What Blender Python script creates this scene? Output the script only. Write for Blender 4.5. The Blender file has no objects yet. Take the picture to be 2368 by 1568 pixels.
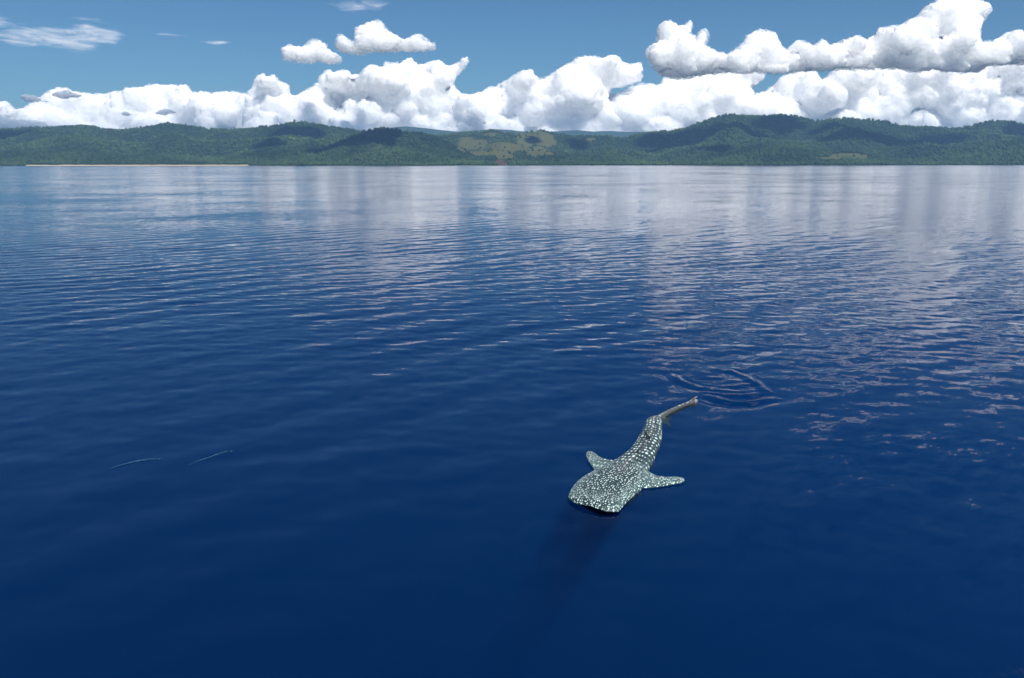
import bpy, bmesh, math, random
import numpy as np
from mathutils import Vector, Matrix

sc = bpy.context.scene
C = sc.collection
R = math.radians
rng = np.random.default_rng(7)
random.seed(7)

# ------------------------------------------------------------------ camera
CAM_H, PITCH, FPX = 7.0, R(11.6), 852.0
cam = bpy.data.objects.new('camera', bpy.data.cameras.new('camera'))
C.objects.link(cam)
cam.location = (0, 0, CAM_H)
cam.rotation_mode = 'XYZ'
cam.matrix_world = (Matrix.Translation((0, 0, CAM_H)) @ Matrix.Rotation(R(90) - PITCH, 4, 'X')
                    @ Matrix.Rotation(R(-0.04), 4, 'Z'))
cam.data.sensor_width = 36.0
cam.data.lens = 36.0 * FPX / 1024.0
cam.data.clip_start = 0.1
cam.data.clip_end = 150000.0
sc.camera = cam

# ------------------------------------------------------------------ world, sun, exposure
SUN_EL, SUN_AZ = R(56), R(30)          # azimuth: to the right of straight behind the camera
sun_vec = Vector((math.sin(SUN_AZ) * math.cos(SUN_EL), -math.cos(SUN_AZ) * math.cos(SUN_EL), math.sin(SUN_EL)))
w = bpy.data.worlds.new('World')
sc.world = w
w.use_nodes = True
wn = w.node_tree
bg = wn.nodes['Background']
sky = wn.nodes.new('ShaderNodeTexSky')
sky.sky_type = 'NISHITA'
sky.sun_disc = False
sky.sun_elevation = SUN_EL
sky.sun_rotation = math.atan2(sun_vec.x, sun_vec.y)
sky.altitude = 600
sky.air_density = 1.0
sky.dust_density = 0.1
sky.ozone_density = 3.0
def wvec(op, a, v):
    nd = wn.nodes.new('ShaderNodeVectorMath'); nd.operation = op
    wn.links.new(a, nd.inputs[0]); nd.inputs[1].default_value = v
    return nd.outputs[0]
gam = wn.nodes.new('ShaderNodeGamma')          # the film's contrast, on the whole sky alike
gam.inputs['Gamma'].default_value = 1.15
wn.links.new(wvec('MULTIPLY', sky.outputs[0], (.1, .1, .1)), gam.inputs[0])
wn.links.new(wvec('MULTIPLY', gam.outputs[0], (3.6, 5.3, 6.2)), bg.inputs[0])
bg.inputs[1].default_value = 0.1
sun = bpy.data.objects.new('sun', bpy.data.lights.new('sun', 'SUN'))
C.objects.link(sun)
sun.rotation_euler = sun_vec.to_track_quat('Z', 'Y').to_euler()
sun.data.energy = 5.0
sun.data.angle = R(0.5)
sun.data.color = (1.0, 0.955, 0.885)
vs = sc.view_settings
vs.view_transform = 'Standard'
vs.look = 'None'
vs.gamma = 1.0
vs.exposure = 0.36
vs.use_curve_mapping = False
cy = sc.cycles
cy.use_denoising = True
cy.denoiser = 'OPENIMAGEDENOISE'
cy.denoising_input_passes = 'RGB_ALBEDO_NORMAL'
cy.max_bounces = 10
cy.diffuse_bounces = 5
cy.glossy_bounces = 3
cy.volume_bounces = 1
cy.transparent_max_bounces = 16
cy.caustics_reflective = False
cy.caustics_refractive = False
cy.sample_clamp_indirect = 4.0

# ------------------------------------------------------------------ helpers
def tag(o, label=None, cat=None, group=None, kind=None):
    if label: o['label'] = label
    if cat: o['category'] = cat
    if group: o['group'] = group
    if kind: o['kind'] = kind
    return o

def mesh_obj(name, verts, faces, mat, smooth=True, parent=None):
    me = bpy.data.meshes.new(name)
    verts = np.asarray(verts, dtype=np.float32)
    faces = np.asarray(faces, dtype=np.int32)
    n, k = faces.shape
    me.vertices.add(len(verts)); me.vertices.foreach_set('co', verts.ravel())
    me.loops.add(n * k); me.loops.foreach_set('vertex_index', faces.ravel())
    me.polygons.add(n)
    me.polygons.foreach_set('loop_start', np.arange(0, n * k, k, dtype=np.int32))
    me.polygons.foreach_set('loop_total', np.full(n, k, dtype=np.int32))
    me.polygons.foreach_set('use_smooth', np.full(n, smooth, dtype=bool))
    me.update(calc_edges=True)
    if mat: me.materials.append(mat)
    o = bpy.data.objects.new(name, me)
    C.objects.link(o)
    if parent: o.parent = parent
    return o

def grid_faces(nr, nc):
    i = np.arange(nr - 1)[:, None] * nc + np.arange(nc - 1)[None, :]
    i = i.ravel()
    return np.stack([i, i + 1, i + nc + 1, i + nc], 1)

def _h(ix, iy, s):
    n = (ix * 374761393 + iy * 668265263 + s * 1442695041) & 0xFFFFFFFF
    n = ((n ^ (n >> 13)) * 1274126177) & 0xFFFFFFFF
    n = (n ^ (n >> 16)) & 0xFFFFFF
    return n / float(0xFFFFFF)

def vnoise(x, y, s=0):
    ix = np.floor(x).astype(np.int64); iy = np.floor(y).astype(np.int64)
    fx = x - ix; fy = y - iy
    fx = fx * fx * fx * (fx * (fx * 6 - 15) + 10); fy = fy * fy * fy * (fy * (fy * 6 - 15) + 10)
    a = _h(ix, iy, s); b = _h(ix + 1, iy, s); c = _h(ix, iy + 1, s); d = _h(ix + 1, iy + 1, s)
    return (a * (1 - fx) + b * fx) * (1 - fy) + (c * (1 - fx) + d * fx) * fy

def fbm(x, y, oct=4, s=0, gain=0.5):
    t = 0; a = 1; n = 0
    for k in range(oct):
        t = t + a * vnoise(x, y, s + k * 17); n += a
        a *= gain; x = x * 2.03 + 11.3; y = y * 2.03 + 5.7
    return t / n

def sstep(a, b, x):
    t = np.clip((x - a) / (b - a), 0, 1)
    return t * t * (3 - 2 * t)

def nodes_of(name):
    m = bpy.data.materials.new(name)
    m.use_nodes = True
    nt = m.node_tree
    nt.nodes.clear()
    out = nt.nodes.new('ShaderNodeOutputMaterial')
    def N(t, **kw):
        nd = nt.nodes.new(t)
        for k, v in kw.items():
            if k in nd.bl_rna.properties: setattr(nd, k, v)
            else: nd.inputs[k.replace('_', ' ')].default_value = v
        return nd
    def L(a, b): nt.links.new(a, b)
    def M(op, a, b=None, c=None):
        nd = nt.nodes.new('ShaderNodeMath'); nd.operation = op
        for i, v in enumerate((a, b, c)):
            if v is None: continue
            if isinstance(v, (int, float)): nd.inputs[i].default_value = v
            else: L(v, nd.inputs[i])
        return nd.outputs[0]
    def VM(op, a, b=None, scale=None):
        nd = nt.nodes.new('ShaderNodeVectorMath'); nd.operation = op
        for i, v in enumerate((a, b)):
            if v is None: continue
            if isinstance(v, tuple): nd.inputs[i].default_value = v
            else: L(v, nd.inputs[i])
        if scale is not None:
            if isinstance(scale, (int, float)): nd.inputs['Scale'].default_value = scale
            else: L(scale, nd.inputs['Scale'])
        return nd.outputs[0]
    def MR(v, a, b, c=0.0, d=1.0, smooth=True):
        nd = nt.nodes.new('ShaderNodeMapRange')
        if smooth: nd.interpolation_type = 'SMOOTHSTEP'
        L(v, nd.inputs[0])
        for i, q in enumerate((a, b, c, d)): nd.inputs[i + 1].default_value = q
        return nd.outputs[0]
    def MIX(f, a, b):
        nd = nt.nodes.new('ShaderNodeMix'); nd.data_type = 'RGBA'
        for i, v in ((0, f), (6, a), (7, b)):
            if isinstance(v, (int, float)): nd.inputs[i].default_value = v
            elif isinstance(v, tuple): nd.inputs[i].default_value = (*v, 1)
            else: L(v, nd.inputs[i])
        return nd.outputs[2]
    return m, nt, out, N, L, M, VM, MR, MIX

COSP, SINP = math.cos(PITCH), math.sin(PITCH)
KD = 1024.0 / 2367.0
def u_of(dx):                      # azimuth tangent of a column 2367 px wide picture
    return (np.asarray(dx, float) * KD - 512.0) / FPX * COSP
def elev(dy):                      # elevation tangent of a row
    t = (339.0 - np.asarray(dy, float) * KD) / FPX
    return np.tan(np.arctan(t) - PITCH)

# ------------------------------------------------------------------ water
def water_material():
    m, nt, out, N, L, M, VM, MR, MIX = nodes_of('sea_water')
    geo = N('ShaderNodeNewGeometry')
    pos = geo.outputs['Position']
    a = R(33)
    c_ax = (math.cos(a), math.sin(a), 0); w_ax = (-math.sin(a), math.cos(a), 0)
    cu = VM('DOT_PRODUCT', pos, c_ax); wu = VM('DOT_PRODUCT', pos, w_ax)
    # VectorMath DOT returns on 'Value'
    def dot(v, ax):
        nd = nt.nodes.new('ShaderNodeVectorMath'); nd.operation = 'DOT_PRODUCT'
        L(v, nd.inputs[0]); nd.inputs[1].default_value = ax
        return nd.outputs['Value']
    cu, wu = dot(pos, c_ax), dot(pos, w_ax)
    def slope(lam, stretch, seed, amp, tilt=0.0):
        cm = N('ShaderNodeCombineXYZ')
        L(M('MULTIPLY', M('ADD', cu, M('MULTIPLY', wu, tilt)), 1 / (lam * stretch)), cm.inputs[0])
        L(M('MULTIPLY', M('SUBTRACT', wu, M('MULTIPLY', cu, tilt)), 1 / lam), cm.inputs[1])
        cm.inputs[2].default_value = seed
        nz = N('ShaderNodeTexNoise', noise_dimensions='3D')
        nz.inputs['Scale'].default_value = 1.0
        nz.inputs['Detail'].default_value = 1.5
        nz.inputs['Roughness'].default_value = 0.5
        nz.inputs['Distortion'].default_value = 0.4
        L(cm.outputs[0], nz.inputs['Vector'])
        v = VM('SUBTRACT', nz.outputs['Color'], (0.5, 0.5, 0.5))
        sp = N('ShaderNodeSeparateXYZ'); L(v, sp.inputs[0])
        return M('MULTIPLY', sp.outputs[0], amp), M('MULTIPLY', sp.outputs[1], amp * 0.75)
    sw, scx = None, None
    for lam, st, sd, am, tl in ((48., 1.3, 2.2, 0.06, -.3), (17., 1.4, 4.4, 0.09, -.2), (6.0, 1.6, 5.5, 0.085, 0.1), (1.5, 2.0, 0.0, 0.08, 0.0), (0.62, 2.1, 7.3, 0.15, 0.25), (0.26, 2.0, 3.1, 0.17, -0.2), (0.10, 1.8, 9.9, 0.12, 0.1)):
        x, y = slope(lam, st, sd, am, tl)
        sw = x if sw is None else M('ADD', sw, x)
        scx = y if scx is None else M('ADD', scx, y)
    # gusts and slicks: patches of livelier and calmer water
    mp = N('ShaderNodeMapping'); mp.inputs['Scale'].default_value = (1 / 70, 1 / 38, 1)
    L(pos, mp.inputs[0])
    pn = N('ShaderNodeTexNoise'); pn.inputs['Scale'].default_value = 1.0; pn.inputs['Detail'].default_value = 3.0
    L(mp.outputs[0], pn.inputs['Vector'])
    patch = MR(pn.outputs[0], 0.33, 0.68, 0.45, 1.15)
    mp2 = N('ShaderNodeMapping'); mp2.inputs['Scale'].default_value = (1 / 900, 1 / 420, 1)
    L(pos, mp2.inputs[0])
    pn2 = N('ShaderNodeTexNoise'); pn2.inputs['Scale'].default_value = 1.0; pn2.inputs['Detail'].default_value = 2.0
    L(mp2.outputs[0], pn2.inputs['Vector'])
    patch = M('MULTIPLY', patch, MR(pn2.outputs[0], 0.38, 0.62, 0.55, 1.1))
    gd = VM('MULTIPLY', VM('SUBTRACT', pos, (10.5, 17.5, 0)), (1 / 6.5, 1 / 5.5, 0))
    gl_ = N('ShaderNodeVectorMath'); gl_.operation = 'LENGTH'; L(gd, gl_.inputs[0])
    patch = M('MULTIPLY', patch, MR(gl_.outputs['Value'], 1.1, .5, 1.0, 2.4))
    sw = M('MULTIPLY', sw, patch); scx = M('MULTIPLY', scx, patch)
    tilt = VM('ADD', VM('SCALE', N_vec(nt, w_ax), scale=sw), VM('SCALE', N_vec(nt, c_ax), scale=scx))
    # seen at a grazing angle, the facets that lean towards the eye hide the others
    inc = geo.outputs['Incoming']
    si = N('ShaderNodeSeparateXYZ'); L(inc, si.inputs[0])
    flat = N('ShaderNodeCombineXYZ'); L(si.outputs[0], flat.inputs[0]); L(si.outputs[1], flat.inputs[1])
    lean = M('DIVIDE', 0.0016, M('ADD', M('ABSOLUTE', si.outputs[2]), 0.040))
    tilt = VM('ADD', VM('SCALE', tilt, scale=MR(si.outputs[2], 0.0, .12, .65, 1.0)), VM('SCALE', flat.outputs[0], scale=lean))
    nrm = VM('NORMALIZE', VM('ADD', geo.outputs['Normal'], tilt))
    gl = N('ShaderNodeBsdfGlossy'); gl.inputs['Roughness'].default_value = 0.06
    L(nrm, gl.inputs['Normal'])
    tr = N('ShaderNodeBsdfTransparent')
    fr = N('ShaderNodeFresnel'); fr.inputs['IOR'].default_value = 1.333
    L(nrm, fr.inputs['Normal'])
    mx = N('ShaderNodeMixShader')
    L(fr.outputs[0], mx.inputs[0]); L(tr.outputs[0], mx.inputs[1]); L(gl.outputs[0], mx.inputs[2])
    L(mx.outputs[0], out.inputs['Surface'])
    vsn = N('ShaderNodeVolumeScatter'); vsn.inputs['Density'].default_value = 0.076
    vsn.inputs['Color'].default_value = (0.008, 0.30, 1.0, 1)
    vsn.inputs['Anisotropy'].default_value = 0.35
    va = N('ShaderNodeVolumeAbsorption'); va.inputs['Density'].default_value = 0.35
    va.inputs['Color'].default_value = (0.0, 0.62, 0.80, 1)
    ad = N('ShaderNodeAddShader')
    L(vsn.outputs[0], ad.inputs[0]); L(va.outputs[0], ad.inputs[1])
    L(ad.outputs[0], out.inputs['Volume'])
    return m

def N_vec(nt, v):
    nd = nt.nodes.new('ShaderNodeCombineXYZ')
    for i in range(3): nd.inputs[i].default_value = v[i]
    return nd.outputs[0]

# crests that the whale shark's tail has left on the sea: line, height, half width (metres)
WAKE = [
    ([(5.73, 24.86), (5.89, 24.56), (6.08, 24.37), (6.34, 24.21), (6.63, 24.12), (6.88, 24.15)], 0.016, 0.07),
    ([(6.16, 25.28), (6.21, 25.22), (6.29, 24.89), (6.46, 24.69), (6.68, 24.53), (6.95, 24.53), (7.25, 24.69), (7.58, 24.89), (7.84, 25.05), (8.02, 25.05)], 0.05, 0.16),
    ([(6.13, 25.77), (6.35, 25.6), (6.49, 25.36)], 0.03, 0.1),
    ([(5.38, 28.27), (5.39, 27.9), (5.47, 27.18), (5.69, 26.72), (5.88, 26.35), (6.17, 26.2), (6.46, 26.06), (6.76, 25.99)], 0.026, 0.12),
    ([(5.48, 28.07), (5.6, 27.22), (5.76, 26.95), (5.97, 26.57), (6.21, 26.39), (6.5, 26.35)], 0.022, 0.09),
    ([(6.58, 25.63), (6.69, 25.43), (6.96, 25.39), (7.28, 25.43), (7.59, 25.57), (7.79, 25.63)], 0.022, 0.12),
    ([(7.29, 28.57), (7.5, 28.57), (7.67, 28.23), (7.75, 27.86)], 0.022, 0.12),
    ([(7.83, 27.98), (7.88, 27.74), (7.86, 27.3), (7.9, 26.95), (7.92, 26.76)], 0.03, 0.12),
    ([(8.04, 27.18), (7.97, 26.65), (7.97, 26.13), (7.97, 25.74)], 0.022, 0.12),
    ([(6.78, 26.39), (7.08, 26.46), (7.41, 26.61), (7.8, 26.87)], 0.02, 0.15),
    ([(6.58, 27.62), (6.85, 27.66), (7.11, 27.74)], 0.018, 0.15),
]

def wake(X, Y):
    Z = np.zeros_like(X)
    box = (X > 4.5) & (X < 9.6) & (Y > 22.5) & (Y < 30.5)
    x, y = X[box], Y[box]
    z = np.zeros_like(x)
    for pts, A, hw in WAKE:
        hw *= 1.2; A *= 1.3
        P = np.array(pts); n = len(P) - 1
        best = np.full(x.shape, 1e9); side = np.zeros_like(x); al = np.zeros_like(x)
        for i in range(n):
            a, b = P[i], P[i + 1]; ab = b - a
            t = np.clip(((x - a[0]) * ab[0] + (y - a[1]) * ab[1]) / (ab @ ab), 0, 1)
            dx, dy = x - a[0] - t * ab[0], y - a[1] - t * ab[1]
            d = np.hypot(dx, dy); m = d < best
            best = np.where(m, d, best); side = np.where(m, np.sign(ab[0] * dy - ab[1] * dx), side); al = np.where(m, (i + t) / n, al)
        q = best * side / hw
        z += A * (np.exp(-q ** 2) - .4 * np.exp(-((np.abs(q) - 1.9) / .9) ** 2)) * np.sin(np.clip(al, .03, .97) * math.pi) ** .6
    # small confused ripples inside the ring
    r = np.hypot((x - 6.9) / 1.25, (y - 26.3) / 1.8)
    z += .022 * (fbm(x / .6 + y / .9, y / .17, 3, 61) - .5) * (1 - sstep(.6, 1.1, r))
    Z[box] = z
    return Z

def build_water():
    rows = [-400., -150., -60., -25., -10., -3., 0.]
    yy = 1.0
    while yy < 150.0:
        rows.append(yy)
        if yy < 8: st = 0.25
        elif yy < 20.5: st = 0.055
        elif yy < 30: st = 0.05
        else: st = 0.05 * (yy / 30.0) ** 2
        yy += st
    while yy < 5200:
        rows.append(yy); yy *= 1.06
    rows += [5200., 7000., 11000., 16000.]
    yv = np.array(rows)
    core = np.linspace(-0.70, 0.70, 900)
    side = np.array([0.75, 0.8, 0.9, 1.0, 1.2, 1.5, 2.0, 3.0])
    uv = np.concatenate([-side[::-1], core, side])
    ref = np.where(yv > 4, yv, 4 + (4 - yv) * 0.3)
    X = uv[None, :] * ref[:, None]
    Y = np.repeat(yv[:, None], len(uv), 1)
    Z = np.zeros_like(X)
    r2 = np.random.default_rng(3)
    fade = 1 - sstep(70, 140, Y)
    edge = 1 - sstep(0.66, 0.70, np.abs(uv))[None, :]
    calm = 0.45 + 0.55 * sstep(15, 42, Y + 0.25 * X)
    patch = 0.6 + 0.8 * fbm(X / 18, Y / 14, 3, 5)
    for k in range(40):
        lam = 0.55 * (3.2 / 0.55) ** r2.random()
        th = R(33) + r2.normal(0, 0.5)
        d = (-math.sin(th), math.cos(th))
        slope = 0.0082
        A = slope * lam / (2 * math.pi)
        ph = r2.random() * 6.283
        # fade a wave once it is too short for the mesh at that distance
        cell = np.where(Y < 30, 0.05, 0.05 * (Y / 30.0) ** 2)
        res = 1 - sstep(0.22, 0.45, cell / lam)
        Z += A * np.sin(2 * math.pi / lam * (X * d[0] + Y * d[1]) + ph + 1.2 * np.sin(0.11 * X - 0.07 * Y + k)) * res
    Z *= fade * edge * calm * patch
    Z += wake(X, Y)
    nr, nc = X.shape
    V = np.stack([X, Y, Z], -1).reshape(-1, 3)
    F = grid_faces(nr, nc)
    # close the body of water: skirt down to the deep and a floor
    loop = np.concatenate([np.arange(nc), np.arange(1, nr) * nc + nc - 1, (nr - 1) * nc + np.arange(nc - 2, -1, -1), np.arange(nr - 2, 0, -1) * nc])
    nb = len(V)
    low = V[loop].copy(); low[:, 2] = -60
    ctr = np.array([[0, 6000., -60.]])
    V = np.concatenate([V, low, ctr])
    n = len(loop)
    i = np.arange(n); j = (i + 1) % n
    sk = np.stack([loop[i], nb + i, nb + j, loop[j]], 1)
    fl = np.stack([nb + i, np.full(n, nb + n), np.full(n, nb + n), nb + j], 1)
    o = mesh_obj('water', V, np.concatenate([F, sk]), water_material())
    bm = bmesh.new(); bm.from_mesh(o.data); bm.verts.ensure_lookup_table()
    for a, b in zip(i, j):
        bm.faces.new((bm.verts[nb + a], bm.verts[nb + n], bm.verts[nb + b]))
    bm.to_mesh(o.data); bm.free()
    tag(o, kind='structure')
    return o
water = build_water()

# ------------------------------------------------------------------ hills
def prof(pts, u):
    p = np.array(pts, float)
    return np.interp(u, u_of(p[:, 0]), elev(p[:, 1]))

SKYLINE = [(-500,300),(-300,285),(-150,296),(0,297),(60,294),(130,292),(190,288),(215,289),(250,296),(290,299),(330,295),(370,287),(395,282),(420,286),(480,296),(540,298),(600,294),(640,288),(690,280),(720,282),(760,290),(800,295),(840,302),(900,310),(990,313),(1040,310),(1080,306),(1120,303),(1140,299),(1180,306),(1220,304),(1250,299),(1280,307),(1330,314),(1360,311),(1400,314),(1440,318),(1470,310),(1500,305),(1550,301),(1580,297),(1600,288),(1650,270),(1680,264),(1740,268),(1800,263),(1840,268),(1880,280),(1920,274),(1960,272),(2000,277),(2040,279),(2070,290),(2110,293),(2180,295),(2200,297),(2230,292),(2260,283),(2290,278),(2330,280),(2367,291),(2450,300),(2600,290),(2900,300)]
FRONT_A = [(600,384),(680,366),(740,345),(800,322),(840,304),(870,296),(900,296),(940,303),(980,307),(1010,314),(1040,328),(1080,346),(1120,364),(1150,376),(1175,384),(1300,390)]
FRONT_B = [(1480,390),(1560,382),(1620,372),(1680,352),(1720,339),(1760,329),(1800,326),(1840,331),(1900,344),(1960,352),(2000,360),(2050,368),(2100,376),(2160,386)]
FRONT_C = [(1960,390),(2040,376),(2100,362),(2150,352),(2220,343),(2290,334),(2340,326),(2400,322),(2600,330),(2900,340)]
MID_D = [(1180,386),(1260,372),(1330,352),(1400,338),(1450,346),(1520,358),(1580,340),(1640,330),(1700,324),(1760,322),(1900,330),(1990,318),(2080,350),(2200,335),(2300,315),(2400,318),(2600,330)]
LEFT_E = [(-500,330),(-100,345),(0,340),(100,322),(170,310),(240,318),(330,330),(420,318),(520,326),(600,318),(680,312),(760,330),(830,340),(900,360),(960,376),(1000,386)]

def layer(u, y, pts, D, foot, back, power=1.0):
    h = np.maximum(prof(pts, u), -0.004) * D + CAM_H - 9.0
    up = np.clip((y - foot) / (D - foot), 0, 1) ** power
    dn = np.clip((back - y) / (back - D), 0, 1)
    up = up * (1.25 - 0.25 * up)
    f = np.where(y < D, up, dn * dn * (3 - 2 * dn))
    return h * f

def spurs(X, Y):
    wx = X + 260 * (fbm(X / 900, Y / 900, 3, 41) - .5)
    wy = Y + 260 * (fbm(X / 900, Y / 900, 3, 42) - .5)
    ph = wx / 640 + 1.5 * (fbm(X / 1700, Y / 2600, 2, 43) - .5) * 2 + .25 * np.sin(Y / 420)
    rid = np.abs(np.mod(ph, 2) - 1)                                  # spurs and ravines running down to the sea
    ph2 = wx / 250 + wy / 520 + 2.2 * (fbm(X / 600, Y / 700, 3, 45) - .5)
    rid2 = np.abs(np.mod(ph2, 2) - 1)
    return rid, rid2

def terrain_height(U, Y):
    X = U * Y
    H = np.full_like(U, 2.5)
    rid, rid2 = spurs(X, Y)
    mod_ = .5 + fbm(X / 800, Y / 900, 2, 47)
    cut = (1 - rid) ** 1.15 * mod_
    cut2 = (1 - rid2) ** 1.2
    for pts, D, foot, back, pw, ero in (
            (SKYLINE, 7200, 5000, 9200, 0.95, 0.74), (LEFT_E, 6200, 4900, 7300, 0.9, 0.62), (MID_D, 6000, 4900, 7000, 0.85, 0.6),
            (FRONT_A, 5700, 4760, 6700, 0.8, 0.3), (FRONT_B, 5450, 4760, 6200, 0.8, 0.28), (FRONT_C, 5350, 4720, 6200, 0.8, 0.28)):
        h = layer(U, Y, pts, D, foot, back, pw)
        near_crest = 1 - np.exp(-((Y - D) / (0.16 * (D - foot))) ** 2)
        hh = h * (1 - np.minimum(near_crest * ero * (1.0 * cut + 0.34 * cut2), .85))
        H = np.maximum(H, hh)
    shore = 4560 + 90 * (fbm(U * 9 + 3, U * 0 + .5, 4, 9) - .5) - 60 * sstep(-.45, -.62, U)
    H = np.minimum(H, np.maximum(Y - shore, 0) * 0.9)
    onb = (U > float(u_of(60))) & (U < float(u_of(575)))
    berm = np.where(onb, 3.0 + 3.2 * fbm(U * 160, U * 0 + .3, 3, 19), 2.5)
    H = np.where(Y < shore, (Y - shore) * 0.05, np.maximum(np.where(onb & (Y < shore + 70), 0, H), np.minimum((Y - shore) * np.where(onb, .11, .05), berm)))
    H += 5 * (fbm(X / 60, Y / 60, 3, 77) - .5) * sstep(3, 30, H)
    return np.maximum(H, -8)

def grass_mask(U, Y, H):
    X = U * Y
    g = np.full_like(U, -1.2)
    for dx, dy, rx, ry in ((1085,330,52,24),(1165,345,30,14),(1215,330,20,18),(1262,322,34,20),(1360,322,36,12),(1420,318,28,8),(1130,310,30,8),(1960,362,40,5),(1245,348,28,12)):
        uu, ee = float(u_of(dx)), float(elev(dy))
        ru = rx * KD / FPX; re = ry * KD / FPX
        E = (H - CAM_H) / Y
        g = np.maximum(g, 1.0 - np.sqrt(((U - uu) / ru) ** 2 + ((E - ee) / re) ** 2))
    rid, rid2 = spurs(X, Y)
    g = g + 0.7 * (fbm(X / 130, Y / 130, 4, 91) - .5) + 1.5 * (rid - .5) + .7 * (rid2 - .5)
    return sstep(.15, .35, g)

def hill_material():
    m, nt, out, N, L, M, VM, MR, MIX = nodes_of('hill_ground')
    at = N('ShaderNodeAttribute', attribute_name='cover')
    sp = N('ShaderNodeSeparateColor'); L(at.outputs['Color'], sp.inputs[0])
    geo = N('ShaderNodeNewGeometry')
    nz = N('ShaderNodeTexNoise'); nz.inputs['Scale'].default_value = 0.03; nz.inputs['Detail'].default_value = 6
    L(geo.outputs['Position'], nz.inputs['Vector'])
    forest = MIX(nz.outputs[0], (0.010, 0.022, 0.010), (0.022, 0.042, 0.016))
    grass = MIX(nz.outputs[0], (0.055, 0.068, 0.020), (0.110, 0.106, 0.040))
    soil = MIX(nz.outputs[0], (0.045, 0.032, 0.022), (0.11, 0.07, 0.045))
    sand = MIX(nz.outputs[0], (0.42, 0.33, 0.22), (0.55, 0.45, 0.31))
    c = MIX(sp.outputs[0], forest, grass)
    c = MIX(sp.outputs[1], c, soil)
    c = MIX(sp.outputs[2], c, sand)
    b = N('ShaderNodeBsdfDiffuse'); L(c, b.inputs[0])
    L(b.outputs[0], out.inputs[0])
    return m

def build_hills():
    uv = np.linspace(-0.95, 0.95, 1500)
    yv = np.concatenate([np.linspace(4400, 4700, 26)[:-1], np.linspace(4700, 7400, 210), np.linspace(7450, 9300, 22)])
    U, Y = np.meshgrid(uv, yv)
    H = terrain_height(U, Y)
    g = grass_mask(U, Y, H)
    E = (H - CAM_H) / Y
    soil = np.zeros_like(U)
    for dx, dy, rx, ry in ((1156,374,12,7),(1170,379,12,4)):
        soil = np.maximum(soil, 1.2 - np.sqrt(((U - float(u_of(dx))) / (rx * KD / FPX)) ** 2 + ((E - float(elev(dy))) / (ry * KD / FPX)) ** 2))
    soil = sstep(.1, .5, soil + .5 * (fbm(U * 900, E * 1800, 3, 13) - .5)) * (Y < 5500)
    onb = (U > float(u_of(60))) & (U < float(u_of(575)))
    sand = ((H < 5.6) & (H > -2) & onb & (Y < 4760)).astype(float)
    rocky = ((H < 0.9) & (H > -1) & ~onb & (fbm(U * 400, U * 0 + .5, 3, 71) > .52) & (Y < 4720)).astype(float) * .7
    V = np.stack([U * Y, Y, H], -1).reshape(-1, 3)
    o = mesh_obj('hills', V, grid_faces(*U.shape), hill_material())
    col = np.stack([g, np.maximum(soil, 0), np.maximum(sand, rocky * .5), np.ones_like(g)], -1).reshape(-1, 4).astype(np.float32)
    a = o.data.color_attributes.new('cover', 'FLOAT_COLOR', 'POINT')
    a.data.foreach_set('color', col.ravel())
    tag(o, kind='structure')
    return o
hills = build_hills()

# forest canopy: tens of thousands of crowns, nobody could count them
def forest_material():
    m, nt, out, N, L, M, VM, MR, MIX = nodes_of('forest_leaves')
    at = N('ShaderNodeAttribute', attribute_name='tone')
    b = N('ShaderNodeBsdfDiffuse'); L(at.outputs['Color'], b.inputs[0])
    L(b.outputs[0], out.inputs[0])
    return m

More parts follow.
